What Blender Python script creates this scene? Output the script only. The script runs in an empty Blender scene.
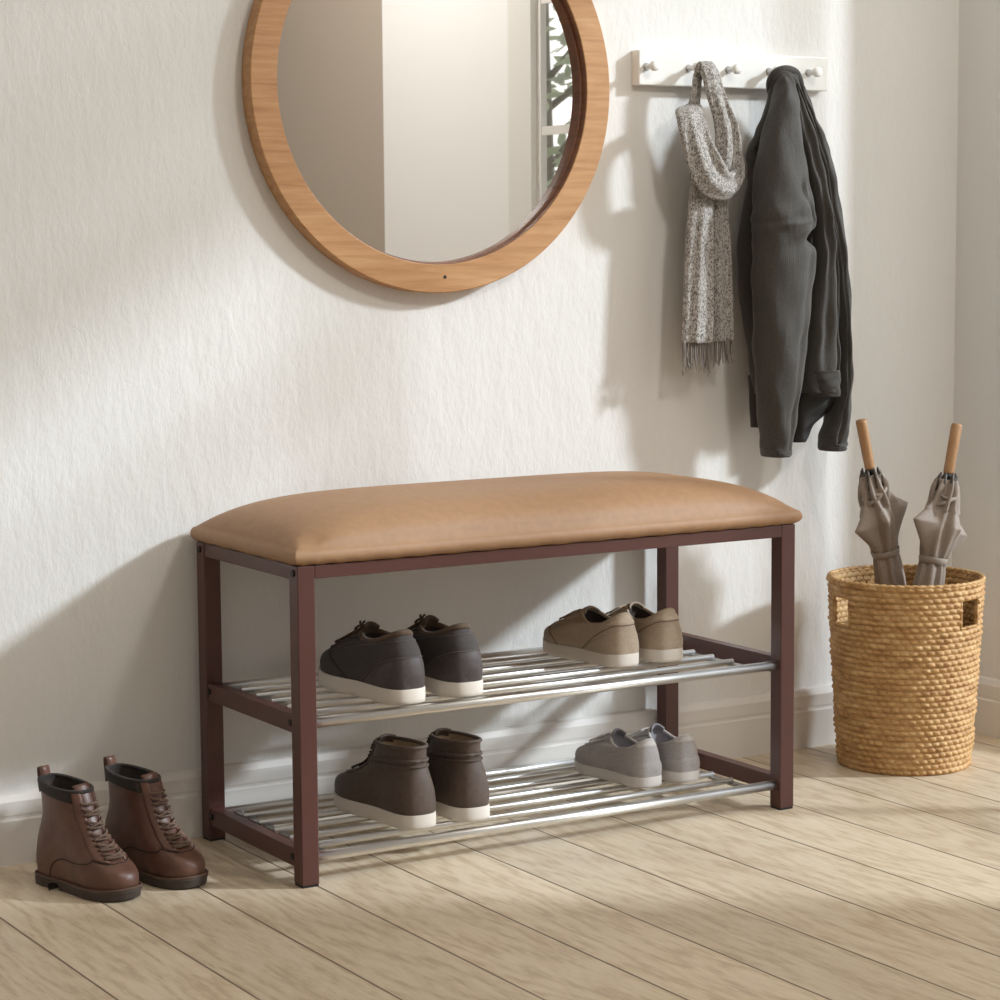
import bpy, bmesh, math, random
from mathutils import Vector, Matrix
random.seed(7)
SC = bpy.context.scene
COL = SC.collection
PI = math.pi

# ------------------------------------------------------------ camera
CAM = Vector((-1.3276, -2.6827, 0.828))
FWD = Vector((0.51602193, 0.84965959, -0.1086276))
RGT = Vector((0.85428285, -0.51975775, -0.00725854))
UPV = Vector((0.06263, 0.08905313, 0.99405601))
FPX = 2371.8
cd = bpy.data.cameras.new('camera'); cam = bpy.data.objects.new('camera', cd); COL.objects.link(cam)
m = Matrix((RGT, UPV, -FWD)).transposed().to_4x4(); m.translation = CAM
cam.matrix_world = m
cd.sensor_width = 36.0; cd.lens = 36.0 * FPX / 1000.0; cd.clip_start = 0.05; cd.clip_end = 200
SC.camera = cam
def at(px, py, Y):
    """point on the plane y = Y seen at this place of the frame"""
    d = FWD + RGT * ((px - 500) / FPX) - UPV * ((py - 500) / FPX)
    return CAM + d * ((Y - CAM.y) / d.y)

# ------------------------------------------------------------ light
W = bpy.data.worlds.new('world'); SC.world = W; W.use_nodes = True
bg = W.node_tree.nodes['Background']
bg.inputs[0].default_value = (1.0, 0.965, 0.925, 1)
_t = W.node_tree; _tc = _t.nodes.new('ShaderNodeTexCoord'); _dp = _t.nodes.new('ShaderNodeVectorMath'); _dp.operation = 'DOT_PRODUCT'
_dp.inputs[1].default_value = (0.78, -0.6, 0.15); _mr = _t.nodes.new('ShaderNodeMapRange'); _mr.interpolation_type = 'SMOOTHSTEP'
for _i, _v in ((1, 0.35), (2, 1.0), (3, 0.29), (4, 1.5)): _mr.inputs[_i].default_value = _v      # the sky brightens towards the sun
_t.links.new(_tc.outputs['Generated'], _dp.inputs[0]); _t.links.new(_dp.outputs['Value'], _mr.inputs[0]); _t.links.new(_mr.outputs[0], bg.inputs[1])
sd = bpy.data.lights.new('sun', 'SUN'); sun = bpy.data.objects.new('sun', sd); COL.objects.link(sun)
sd.energy = 4.1; sd.angle = math.radians(4.8); sd.color = (0.82, 0.92, 1.0)
sun.rotation_euler = Vector((1.55, -1.0, 0.90)).to_track_quat('Z', 'Y').to_euler()
SC.view_settings.view_transform = 'Standard'; SC.view_settings.look = 'None'
SC.view_settings.gamma = 1.0; SC.view_settings.use_curve_mapping = False
SC.view_settings.exposure = 0.0

# ------------------------------------------------------------ materials
def srgb(r, g, b):
    f = lambda c: (c/255/12.92) if c/255 <= 0.04045 else ((c/255+0.055)/1.055)**2.4
    return (f(r), f(g), f(b), 1)
def newmat(name, col=(0.5, 0.5, 0.5, 1), rough=0.6, metal=0.0, spec=0.5, sheen=0.0):
    mt = bpy.data.materials.new(name); mt.use_nodes = True
    b = mt.node_tree.nodes['Principled BSDF']
    b.inputs['Base Color'].default_value = col; b.inputs['Roughness'].default_value = rough
    b.inputs['Metallic'].default_value = metal; b.inputs['Specular IOR Level'].default_value = spec
    if sheen: b.inputs['Sheen Weight'].default_value = sheen
    return mt, mt.node_tree, b
def N(t, kind, **kw):
    n = t.nodes.new(kind)
    for k, v in kw.items():
        if k in n.inputs.keys(): n.inputs[k].default_value = v
        else: setattr(n, k, v)
    return n
def coords(t, scale=(1, 1, 1), rot=(0, 0, 0), kind='Object'):
    tc = t.nodes.new('ShaderNodeTexCoord'); mp = t.nodes.new('ShaderNodeMapping')
    mp.inputs['Scale'].default_value = scale; mp.inputs['Rotation'].default_value = rot
    t.links.new(tc.outputs[kind], mp.inputs[0]); return mp.outputs[0]
def ramp(t, fac, stops):
    r = t.nodes.new('ShaderNodeValToRGB'); e = r.color_ramp.elements
    e[0].position, e[0].color = stops[0]; e[1].position, e[1].color = stops[-1]
    for p, c in stops[1:-1]:
        x = e.new(p); x.color = c
    t.links.new(fac, r.inputs[0]); return r.outputs[0]
def bump(t, b, h, strength=0.3, dist=0.002, prev=None):
    n = N(t, 'ShaderNodeBump'); n.inputs['Strength'].default_value = strength; n.inputs['Distance'].default_value = dist
    t.links.new(h, n.inputs['Height'])
    if prev: t.links.new(prev, n.inputs['Normal'])
    t.links.new(n.outputs[0], b.inputs['Normal']); return n.outputs[0]
def fabric(name, c1, c2, scale=400, rough=0.85, bs=0.3, bd=0.0006, sheen=0.1, detail=2, sc=(1, 1, 1)):
    mt, t, b = newmat(name, c1, rough, sheen=sheen)
    n = N(t, 'ShaderNodeTexNoise', Scale=scale, Detail=detail); t.links.new(coords(t, sc), n.inputs['Vector'])
    t.links.new(ramp(t, n.outputs[0], [(0.35, c1), (0.65, c2)]), b.inputs['Base Color'])
    bump(t, b, n.outputs[0], bs, bd); return mt
M = {}
def plaster(name, col, s=0.45):
    mt, t, b = newmat(name, col, 0.92, spec=0.2)
    n1 = N(t, 'ShaderNodeTexNoise', Scale=14, Detail=6, Roughness=0.65); t.links.new(coords(t, (2.4, 2.4, 1)), n1.inputs['Vector'])
    n2 = N(t, 'ShaderNodeTexNoise', Scale=60, Detail=4, Roughness=0.6); t.links.new(coords(t, (1.5, 1.5, 0.8)), n2.inputs['Vector'])
    v = N(t, 'ShaderNodeTexNoise', Scale=7, Detail=3, Distortion=1.4); t.links.new(coords(t, (1.6, 1.6, 0.7)), v.inputs['Vector'])
    scr = ramp(t, v.outputs[0], [(0.488, (1, 1, 1, 1)), (0.5, (0, 0, 0, 1)), (0.512, (1, 1, 1, 1))])
    g = N(t, 'ShaderNodeTexNoise', Scale=3.0, Detail=2); t.links.new(coords(t), g.inputs['Vector'])
    gm = ramp(t, g.outputs[0], [(0.5, (0, 0, 0, 1)), (0.68, (1, 1, 1, 1))])
    mx = N(t, 'ShaderNodeMixRGB'); mx.inputs[1].default_value = (1, 1, 1, 1)
    t.links.new(gm, mx.inputs[0]); t.links.new(scr, mx.inputs[2])
    a = bump(t, b, n1.outputs[0], s, 0.006)
    a = bump(t, b, n2.outputs[0], s, 0.0018, a)
    bump(t, b, mx.outputs[0], s*0.5, 0.0012, a)
    return mt
M['wall'] = plaster('white_plaster', srgb(229, 227, 223), 0.36)
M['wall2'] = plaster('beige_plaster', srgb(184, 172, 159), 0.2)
M['pier'] = newmat('lit_pier_white', srgb(247, 247, 246), 0.7)[0]  # whiter than the other walls: extra light on the pier put into the colour
M['paint'] = newmat('white_paint', srgb(236, 234, 230), 0.5)[0]
M['base'] = newmat('baseboard_paint', srgb(228, 223, 217), 0.5)[0]
def floor_mat():
    PW, X0 = 0.132, 0.022
    mt, t, b = newmat('oak_planks', (0.5, 0.4, 0.3, 1), 0.42, spec=0.4)
    tc = t.nodes.new('ShaderNodeTexCoord'); sp = t.nodes.new('ShaderNodeSeparateXYZ'); t.links.new(tc.outputs['Object'], sp.inputs[0])
    def math_(op, a, bb=None):
        n = N(t, 'ShaderNodeMath', operation=op)
        for i, v in enumerate((a, bb)):
            if v is None: continue
            if isinstance(v, (int, float)): n.inputs[i].default_value = v
            else: t.links.new(v, n.inputs[i])
        return n.outputs[0]
    u = math_('DIVIDE', math_('SUBTRACT', sp.outputs[0], X0), PW)
    idx = math_('FLOOR', u); fr = math_('FRACT', u)
    wn = N(t, 'ShaderNodeTexWhiteNoise', noise_dimensions='1D'); t.links.new(idx, wn.inputs['W'])
    yy = math_('ADD', math_('DIVIDE', sp.outputs[1], 3.2), math_('ADD', math_('MULTIPLY', wn.outputs[0], 0.25), 0.62))
    yi = math_('FLOOR', yy); yf = math_('FRACT', yy)
    wn2 = N(t, 'ShaderNodeTexWhiteNoise', noise_dimensions='2D')
    cb = t.nodes.new('ShaderNodeCombineXYZ'); t.links.new(idx, cb.inputs[0]); t.links.new(yi, cb.inputs[1]); t.links.new(cb.outputs[0], wn2.inputs['Vector'])
    # grain coordinates, offset per plank
    gx = math_('ADD', sp.outputs[0], math_('MULTIPLY', wn2.outputs[0], 7.0))
    gv = t.nodes.new('ShaderNodeCombineXYZ'); t.links.new(gx, gv.inputs[0]); t.links.new(math_('MULTIPLY', sp.outputs[1], 0.16), gv.inputs[1]); t.links.new(math_('MULTIPLY', wn2.outputs[0], 3.0), gv.inputs[2])
    n0 = N(t, 'ShaderNodeTexNoise', Scale=9, Detail=2, Roughness=0.5); t.links.new(gv.outputs[0], n0.inputs['Vector'])
    rings = math_('SINE', math_('MULTIPLY', n0.outputs[0], 75.0))
    n1 = N(t, 'ShaderNodeTexNoise', Scale=150, Detail=4, Roughness=0.6); t.links.new(gv.outputs[0], n1.inputs['Vector'])
    g = math_('ADD', math_('MULTIPLY', rings, 0.10), n1.outputs[0])
    colr = ramp(t, g, [(0.30, srgb(197, 176, 149)), (0.5, srgb(214, 197, 171)), (0.72, srgb(222, 207, 184))])
    hsv = N(t, 'ShaderNodeHueSaturation'); t.links.new(colr, hsv.inputs['Color'])
    t.links.new(math_('ADD', math_('MULTIPLY', wn2.outputs[0], 0.14), 0.93), hsv.inputs['Value'])
    e = math_('MINIMUM', fr, math_('SUBTRACT', 1.0, fr))
    ey = math_('MULTIPLY', math_('MINIMUM', yf, math_('SUBTRACT', 1.0, yf)), 3.2 / PW)
    ee = math_('MINIMUM', e, ey)
    gap = ramp(t, ee, [(0.006, (0, 0, 0, 1)), (0.014, (1, 1, 1, 1))])
    mx = N(t, 'ShaderNodeMixRGB'); t.links.new(gap, mx.inputs[0]); mx.inputs[1].default_value = srgb(112, 88, 66); t.links.new(hsv.outputs[0], mx.inputs[2])
    t.links.new(mx.outputs[0], b.inputs['Base Color'])
    bv = ramp(t, ee, [(0.0, (0, 0, 0, 1)), (0.02, (1, 1, 1, 1))])
    a = bump(t, b, bv, 0.6, 0.0015); bump(t, b, g, 0.08, 0.0008, a)
    return mt
M['floor'] = floor_mat()
def wood(name, c1, c2, c3, axis=(1, 6, 14), rough=0.45, sc=7):
    mt, t, b = newmat(name, c1, rough)
    n0 = N(t, 'ShaderNodeTexNoise', Scale=sc, Detail=5, Roughness=0.62, Distortion=0.5); t.links.new(coords(t, axis), n0.inputs['Vector'])
    c = ramp(t, n0.outputs[0], [(0.3, c1), (0.5, c2), (0.68, c3)])
    t.links.new(c, b.inputs['Base Color']); bump(t, b, n0.outputs[0], 0.12, 0.0008); return mt
M['mwood'] = wood('oak_mirror_frame', srgb(166, 118, 74), srgb(186, 138, 92), srgb(197, 152, 107))
M['lip'] = wood('stained_shaded_lip', srgb(98, 58, 32), srgb(116, 70, 40), srgb(128, 80, 48))  # brown stain deepened, shade inside the rim is put into the colour
M['hwood'] = wood('umbrella_handle_wood', srgb(142, 102, 68), srgb(164, 123, 84), srgb(178, 138, 99), (8, 8, 1.5))
M['brown'] = newmat('brown_painted_steel', srgb(86, 52, 46), 0.38, spec=0.5)[0]
M['black'] = newmat('black_plastic', srgb(22, 19, 18), 0.5)[0]
M['chrome'] = newmat('chrome_tube', (0.80, 0.80, 0.79, 1), 0.34, 1.0)[0]
M['barmetal'] = newmat('grey_metal_bar', (0.36, 0.35, 0.33, 1), 0.3, 1.0)[0]
M['glass_mirror'] = newmat('mirror_silver', (0.97, 0.97, 0.965, 1), 0.012, 1.0)[0]
M['rackwhite'] = newmat('rack_white_paint', srgb(238, 236, 231), 0.35)[0]
M['knobmetal'] = newmat('knob_nickel', (0.55, 0.54, 0.53, 1), 0.3, 1.0)[0]
M['cushion'] = fabric('tan_leatherette', srgb(158, 121, 88), srgb(165, 127, 93), 90, 0.6, 0.12, 0.0004, 0.0)
def wovenmat():
    mt, t, b = newmat('water_hyacinth', srgb(190, 146, 86), 0.62)
    n = N(t, 'ShaderNodeTexNoise', Scale=26, Detail=4, Roughness=0.7); t.links.new(coords(t, (1, 1, 3)), n.inputs['Vector'])
    c = ramp(t, n.outputs[0], [(0.3, srgb(160, 116, 68)), (0.5, srgb(192, 150, 96)), (0.7, srgb(214, 178, 126))])
    t.links.new(c, b.inputs['Base Color'])
    n2 = N(t, 'ShaderNodeTexNoise', Scale=500, Detail=2); t.links.new(coords(t), n2.inputs['Vector'])
    bump(t, b, n2.outputs[0], 0.25, 0.0006); return mt
M['woven'] = wovenmat()
M['umb'] = fabric('taupe_umbrella_cloth', srgb(138, 124, 112), srgb(146, 132, 120), 300, 0.6, 0.1, 0.0003)
M['ribtip'] = newmat('rib_tip_plastic', srgb(70, 60, 52), 0.5)[0]
M['boot'] = fabric('brown_boot_leather', srgb(94, 64, 52), srgb(106, 73, 60), 60, 0.42, 0.12, 0.0004, 0.0)
M['bootcollar'] = fabric('dark_boot_collar', srgb(38, 31, 28), srgb(46, 38, 34), 200, 0.8)
M['bootsole'] = newmat('boot_rubber', srgb(66, 56, 50), 0.6)[0]
M['welt'] = newmat('boot_welt', srgb(92, 70, 56), 0.6)[0]
M['bootlace'] = fabric('boot_lace', srgb(92, 70, 56), srgb(112, 90, 74), 600, 0.8)
M['s1'] = fabric('charcoal_canvas', srgb(58, 51, 49), srgb(68, 61, 58), 350, 0.8, 0.2)
M['s1b'] = fabric('charcoal_heel_leather', srgb(62, 53, 52), srgb(70, 60, 58), 150, 0.6, 0.1)
M['s1c'] = fabric('brown_collar_lining', srgb(84, 66, 50), srgb(98, 78, 60), 300, 0.8)
M['s2'] = fabric('taupe_canvas', srgb(166, 148, 127), srgb(177, 159, 138), 400, 0.85, 0.2)
M['s2b'] = fabric('light_taupe_heel', srgb(184, 166, 144), srgb(193, 175, 153), 300, 0.8, 0.15)
M['s3'] = fabric('dark_brown_leather', srgb(78, 63, 54), srgb(88, 72, 62), 120, 0.62, 0.12)
M['s4'] = fabric('grey_canvas', srgb(158, 153, 152), srgb(169, 164, 163), 400, 0.85, 0.2)
M['s4b'] = fabric('pale_grey_heel', srgb(184, 179, 176), srgb(195, 190, 187), 300, 0.85, 0.15)
M['solew'] = newmat('offwhite_rubber', srgb(220, 211, 200), 0.6)[0]
M['soleg'] = newmat('pale_grey_rubber', srgb(212, 206, 202), 0.6)[0]
M['lin_d'] = fabric('dark_lining', srgb(46, 36, 30), srgb(56, 45, 38), 300)
M['lin_t'] = fabric('tan_lining', srgb(150, 128, 104), srgb(162, 140, 116), 300)
M['lin_g'] = fabric('grey_lining', srgb(128, 124, 130), srgb(140, 136, 142), 300)
M['seam_d'] = newmat('dark_thread', srgb(44, 38, 35), 0.8)[0]
M['seam_l'] = newmat('grey_thread', srgb(104, 96, 90), 0.8)[0]
M['seam_t'] = newmat('taupe_thread', srgb(116, 100, 84), 0.8)[0]
M['seam_w'] = newmat('pale_thread', srgb(186, 180, 176), 0.8)[0]
def knit():
    mt, t, b = newmat('marled_grey_knit', (0.4, 0.4, 0.4, 1), 0.9, sheen=0.2)
    v = N(t, 'ShaderNodeTexVoronoi', Scale=600.0); t.links.new(coords(t, (1, 1, 0.62), (0, 0.3, 0)), v.inputs['Vector'])
    n = N(t, 'ShaderNodeTexNoise', Scale=420, Detail=1); t.links.new(coords(t), n.inputs['Vector'])
    sp = t.nodes.new('ShaderNodeSeparateColor'); t.links.new(v.outputs['Color'], sp.inputs[0])
    c = ramp(t, sp.outputs[0], [(0.1, srgb(112, 106, 101)), (0.45, srgb(166, 160, 154)), (0.8, srgb(194, 189, 183))])
    mx = N(t, 'ShaderNodeMixRGB'); mx.blend_type = 'MULTIPLY'; mx.inputs[0].default_value = 0.5
    t.links.new(c, mx.inputs[1]); t.links.new(ramp(t, n.outputs[0], [(0.3, (0.55, 0.53, 0.51, 1)), (0.6, (1, 1, 1, 1))]), mx.inputs[2])
    t.links.new(mx.outputs[0], b.inputs['Base Color'])
    iv = N(t, 'ShaderNodeMath', operation='SUBTRACT'); iv.inputs[0].default_value = 1.0; t.links.new(v.outputs['Distance'], iv.inputs[1])
    bump(t, b, iv.outputs[0], 0.8, 0.0016); return mt
M['knit'] = knit()
M['fringe'] = newmat('fringe_yarn', srgb(138, 130, 124), 0.9)[0]
def jmat():
    mt, t, b = newmat('charcoal_wool', srgb(62, 58, 53), 0.75, sheen=0.15)
    n = N(t, 'ShaderNodeTexNoise', Scale=420, Detail=2); t.links.new(coords(t), n.inputs['Vector'])
    t.links.new(ramp(t, n.outputs[0], [(0.35, srgb(52, 48, 43)), (0.65, srgb(64, 59, 53))]), b.inputs['Base Color'])
    w = N(t, 'ShaderNodeTexNoise', Scale=13, Detail=3, Distortion=0.8); t.links.new(coords(t, (2.2, 2.2, 0.7)), w.inputs['Vector'])
    a = bump(t, b, w.outputs[0], 0.3, 0.008)
    q = N(t, 'ShaderNodeTexWave', Scale=90.0, Distortion=1.0); q.bands_direction = 'X'; t.links.new(coords(t), q.inputs['Vector'])
    a = bump(t, b, q.outputs['Fac'], 0.10, 0.0006, a); bump(t, b, n.outputs[0], 0.25, 0.0006, a); return mt
M['jacket'] = jmat()
M['jdark'] = fabric('charcoal_rib', srgb(48, 44, 40), srgb(60, 55, 50), 300, 0.85, 0.3, 0.001, sc=(4, 4, 0.4))
M['jlin'] = newmat('black_lining', srgb(28, 25, 23), 0.6)[0]
M['leaf'] = fabric('pale_leaves', srgb(196, 206, 176), srgb(222, 228, 206), 3, 0.6)
M['bark'] = newmat('bark', srgb(150, 142, 130), 0.9)[0]
M['ground'] = fabric('garden_gravel', srgb(190, 184, 172), srgb(170, 164, 150), 30)
def paneglass():
    mt = bpy.data.materials.new('window_glass'); mt.use_nodes = True; t = mt.node_tree
    t.nodes.remove(t.nodes['Principled BSDF'])
    tr = N(t, 'ShaderNodeBsdfTransparent'); gl = N(t, 'ShaderNodeBsdfGlossy', Roughness=0.02)
    mx = N(t, 'ShaderNodeMixShader'); mx.inputs[0].default_value = 0.05
    t.links.new(tr.outputs[0], mx.inputs[1]); t.links.new(gl.outputs[0], mx.inputs[2])
    t.links.new(mx.outputs[0], t.nodes['Material Output'].inputs[0]); return mt
M['pane'] = paneglass()
def glow():
    mt, t, b = newmat('fill_globe_glow', (1, 1, 1, 1), 0.4); b.inputs['Emission Color'].default_value = (1.0, 0.96, 0.90, 1); b.inputs['Emission Strength'].default_value = 62; return mt
M['globe'] = glow()  # glow of the added fill light
def sheer():
    mt = bpy.data.materials.new('sun_screen_cloth'); mt.use_nodes = True; t = mt.node_tree
    t.nodes.remove(t.nodes['Principled BSDF'])
    tr = N(t, 'ShaderNodeBsdfTransparent'); tl = N(t, 'ShaderNodeBsdfTranslucent'); tl.inputs[0].default_value = (.9, .88, .85, 1)
    mx = N(t, 'ShaderNodeMixShader'); mx.inputs[0].default_value = 0.42
    t.links.new(tr.outputs[0], mx.inputs[1]); t.links.new(tl.outputs[0], mx.inputs[2])
    t.links.new(mx.outputs[0], t.nodes['Material Output'].inputs[0]); return mt
M['sheer'] = sheer()  # thins the sun for the two added window screens

# ------------------------------------------------------------ mesh helpers
def obj(name, bm, mat, parent=None, smooth=False, bevel=0.0, subsurf=0, solid=0.0, loc=None, auto=None):
    me = bpy.data.meshes.new(name); bmesh.ops.recalc_face_normals(bm, faces=bm.faces[:]); bm.to_mesh(me); bm.free()
    me.materials.append(mat)
    o = bpy.data.objects.new(name, me); COL.objects.link(o)
    if smooth: me.polygons.foreach_set('use_smooth', [True] * len(me.polygons))
    if parent: o.parent = parent
    if loc: o.location = loc
    if solid:
        s = o.modifiers.new('solid', 'SOLIDIFY'); s.thickness = solid; s.offset = 0
    if bevel:
        b = o.modifiers.new('bevel', 'BEVEL'); b.width = bevel; b.segments = 3; b.limit_method = 'ANGLE'; b.harden_normals = False
    if subsurf:
        s = o.modifiers.new('sub', 'SUBSURF'); s.levels = subsurf; s.render_levels = subsurf
    return o
def tag(o, label, cat, group=None):
    o['label'] = label; o['category'] = cat
    if group: o['group'] = group
    return o
def thing(name, label, cat, loc=(0, 0, 0), rotz=0.0, group=None):
    o = bpy.data.objects.new(name, None); COL.objects.link(o); o.empty_display_size = 0.05
    o.location = loc; o.rotation_euler = (0, 0, rotz); return tag(o, label, cat, group)
def struct(name, bm, mat, parent=None, **kw):
    o = obj(name, bm, mat, parent, **kw)
    if not parent: o['kind'] = 'structure'
    return o
def box(bm, x0, x1, y0, y1, z0, z1):
    v = [bm.verts.new((x, y, z)) for z in (z0, z1) for y in (y0, y1) for x in (x0, x1)]
    for f in ((0, 1, 3, 2), (4, 6, 7, 5), (0, 4, 5, 1), (2, 3, 7, 6), (0, 2, 6, 4), (1, 5, 7, 3)):
        bm.faces.new([v[i] for i in f])
    return bm
def B(*a):
    bm = bmesh.new()
    box(bm, *a); return bm
def boxes(*L):
    bm = bmesh.new()
    for a in L: box(bm, *a)
    return bm
def rings(bm, R, cap0=True, cap1=True, closed=True):
    V = [[bm.verts.new(p) for p in r] for r in R]
    n = len(R[0])
    for a, b in zip(V[:-1], V[1:]):
        for i in range(n if closed else n - 1):
            j = (i + 1) % n
            bm.faces.new((a[i], a[j], b[j], b[i]))
    if closed and cap0: bm.faces.new(V[0][::-1])
    if closed and cap1: bm.faces.new(V[-1])
    return V
def tube(bm, pts, r, n=8, closed=False):
    pts = [Vector(p) for p in pts]; k = len(pts); R = []
    prev = None
    for i, p in enumerate(pts):
        if closed: d = pts[(i + 1) % k] - pts[i - 1]
        else: d = pts[min(i + 1, k - 1)] - pts[max(i - 1, 0)]
        if d.length < 1e-9: d = Vector((0, 0, 1))
        d.normalize()
        if prev is None: a = d.orthogonal().normalized()
        else:
            a = prev - d * prev.dot(d)
            if a.length < 1e-6: a = d.orthogonal()
            a.normalize()
        prev = a; b = d.cross(a)
        rr = r[i] if isinstance(r, (list, tuple)) else r
        R.append([p + (a * math.cos(2*PI*j/n) + b * math.sin(2*PI*j/n)) * rr for j in range(n)])
    if closed:
        R.append(R[0])
        V = [[bm.verts.new(p) for p in q] for q in R[:-1]]; V.append(V[0])
        for a, b in zip(V[:-1], V[1:]):
            for i in range(n): bm.faces.new((a[i], a[(i+1) % n], b[(i+1) % n], b[i]))
    else: rings(bm, R)
    return bm
def catmull(P, t):
    k = len(P) - 1; t = max(0.0, min(t, k - 1e-6)); i = int(t); f = t - i
    p0 = P[max(i-1, 0)]; p1 = P[i]; p2 = P[i+1]; p3 = P[min(i+2, k)]
    return 0.5 * ((2*p1) + (p2-p0)*f + (2*p0-5*p1+4*p2-p3)*f*f + (3*p1-p0-3*p2+p3)*f*f*f)
def lerp_tab(T, x):
    if x <= T[0][0]: return T[0][1]
    for (a, b), (c, d) in zip(T[:-1], T[1:]):
        if x <= c: return b + (d - b) * (x - a) / (c - a)
    return T[-1][1]

# ------------------------------------------------------------ the room
YW, XR, HC = 0.3326, 1.4005, 2.6
WY0, WY1, WZ0, WZ1 = -1.000, 0.185, 0.03, 2.25       # tall window in the right wall
struct('floor', B(-3.2, XR + 0.04, -5.2, YW + 0.1, -0.05, 0), M['floor'])
struct('wall_back', B(-3.2, XR + 0.04, YW, YW + 0.12, 0, HC), M['wall'])
struct('wall_right', boxes((XR, XR + 0.04, WY1, YW, 0, HC), (XR, XR + 0.04, WY0, WY1, 0, WZ0), (XR, XR + 0.04, WY0, WY1, WZ1, HC),
                           (XR, XR + 0.016, WY0 - 0.07, WY0, 0, HC)), M['wall'])
struct('wall_pier', B(XR, XR + 0.04, -1.682, WY0 - 0.07, 0, HC), M['pier'])
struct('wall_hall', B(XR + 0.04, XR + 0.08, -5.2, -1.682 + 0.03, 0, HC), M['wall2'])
struct('ceiling', B(-3.2, XR + 0.08, -5.2, YW + 0.12, HC, HC + 0.1), M['paint'])
# baseboards: profile swept
def baseboard(name, x0, y0, x1, y1, nx, ny, h=0.0963):
    prof = [(0, 0), (0.016, 0), (0.016, 0.060), (0.0135, 0.0625), (0.0135, 0.0655), (0.0145, 0.068), (0.0145, 0.086), (0.009, 0.0945), (0.004, h), (0, h)]
    bm = bmesh.new()
    rings(bm, [[(x + nx*d, y + ny*d, z) for d, z in prof] for x, y in ((x0, y0), (x1, y1))])
    return struct(name, bm, M['base'])
baseboard('baseboard_back', -3.2, YW, XR, YW, 0, -1)
baseboard('baseboard_right', XR, YW - 0.016, XR, WY1 + 0.002, -1, 0)
baseboard('baseboard_side', XR, WY0 - 0.094, XR, -1.682, -1, 0)
# window with muntins
wf = struct('window_1', boxes((XR + 0.001, XR + 0.016, WY0, WY0 + 0.016, WZ0, WZ1), (XR + 0.002, XR + 0.036, WY1 - 0.008, WY1, WZ0, WZ1),
                              (XR + 0.002, XR + 0.036, WY0, WY1, WZ0, WZ0 + 0.03), (XR + 0.002, XR + 0.036, WY0, WY1, WZ1 - 0.03, WZ1)), M['paint'])
mb = bmesh.new()
box(mb, XR + 0.003, XR + 0.022, -0.425, -0.40, WZ0 + .03, WZ1 - .03)
for z in (0.255, 0.52, 0.79, 1.06, 1.335, 1.61, 1.89):
    box(mb, XR + 0.003, XR + 0.014, WY0 + .012, -0.42, z - 0.009, z + 0.009)
struct('muntins', mb, M['paint'], wf)
struct('pane', B(XR + 0.008, XR + 0.010, WY0 + .012, WY1 - .02, WZ0 + .03, WZ1 - .03), M['pane'], wf)
struct('trim_1', boxes((XR - 0.014, XR, WY0 - 0.092, WY0, 0, WZ1 + 0.08), (XR - 0.014, XR, WY0, WY1 - 0.002, WZ1, WZ1 + 0.08)), M['paint'])
bl = thing('added_sun_screen', 'added sheer roller screen, unseen, dimming the sun over the top of the window', 'light screen', (XR - 0.024, (WY0 + 0.05)/2, WZ1 - 0.03))  # unseen, added to half-dim the sun on the upper left wall
hw = (0.05 - WY0)/2 - 0.005
obj('roller', tube(bmesh.new(), [(0, -hw, 0), (0, hw, 0)], 0.018, 20), M['paint'], bl, smooth=True)
obj('sun_screen_cloth', B(-0.0005, 0.0005, -hw, hw, 1.625 - WZ1 + 0.03, -0.012), M['sheer'], bl)
obj('bottom_bar', B(-0.003, 0.003, -hw, hw, 1.615 - WZ1 + 0.03, 1.627 - WZ1 + 0.03), M['paint'], bl)
cu = thing('added_edge_screen', 'added narrow sheer screen, unseen, softening the sun at the near edge of the window', 'curtain', (XR - 0.022, 0.128, 0.02))  # unseen, added to soften the sun's right edge on the back wall
rr_ = [[(0.007*math.sin(i*1.35), -0.034 + 0.066*i/24, z) for i in range(25)] for z in (0, .7, 1.4, 2.1, 2.3)]
bm = bmesh.new(); rings(bm, rr_, closed=False); obj('edge_screen_cloth', bm, M['sheer'], cu, smooth=True)
obj('edge_screen_rod', tube(bmesh.new(), [(0, -.05, 2.31), (0, .045, 2.31)], .006, 12), M['paint'], cu, smooth=True)
pl = thing('added_fill_globe', 'added fill light out of view, a round glowing globe on a black cord', 'fill light', (0.70, -1.40, 1.88))  # fill light added out of view to brighten the pier in the mirror
bm = bmesh.new(); bmesh.ops.create_uvsphere(bm, u_segments=32, v_segments=16, radius=0.11); obj('globe', bm, M['globe'], pl, smooth=True)
obj('cord', tube(bmesh.new(), [(0, 0, .11), (0, 0, .72)], .004, 8), M['black'], pl)
gr = struct('ground', B(XR + 0.1, 40, -40, 20, -0.3, -0.12), M['ground'])

# ------------------------------------------------------------ bench
BW, BD, BH, LW = 0.8, 0.3125, 0.4188, 0.0248
bench = thing('storage_bench', 'brown steel shoe bench with tan padded seat and two chrome rod shelves, against the wall', 'bench')
for x, y in ((0, 0), (BW - LW, 0), (0, BD - LW), (BW - LW, BD - LW)):
    lg = obj('leg', B(x, x + LW, y, y + LW, 0.003, BH), M['brown'], bench, bevel=0.0015)
    obj('foot_cap', B(x + .001, x + LW - .001, y + .001, y + LW - .001, 0, 0.006), M['black'], lg)
RH = 0.0175
obj('front_rail', B(LW, BW - LW, 0.0, 0.02, BH - RH, BH - .0003), M['brown'], bench, bevel=0.001)
obj('back_rail', B(LW, BW - LW, BD - 0.02, BD, BH - RH, BH - .0003), M['brown'], bench, bevel=0.001)
for x in (0.0015, BW - 0.0195):
    obj('side_rail', B(x, x + 0.018, LW, BD - LW, BH - 0.019, BH - .0003), M['brown'], bench, bevel=0.001)
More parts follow.
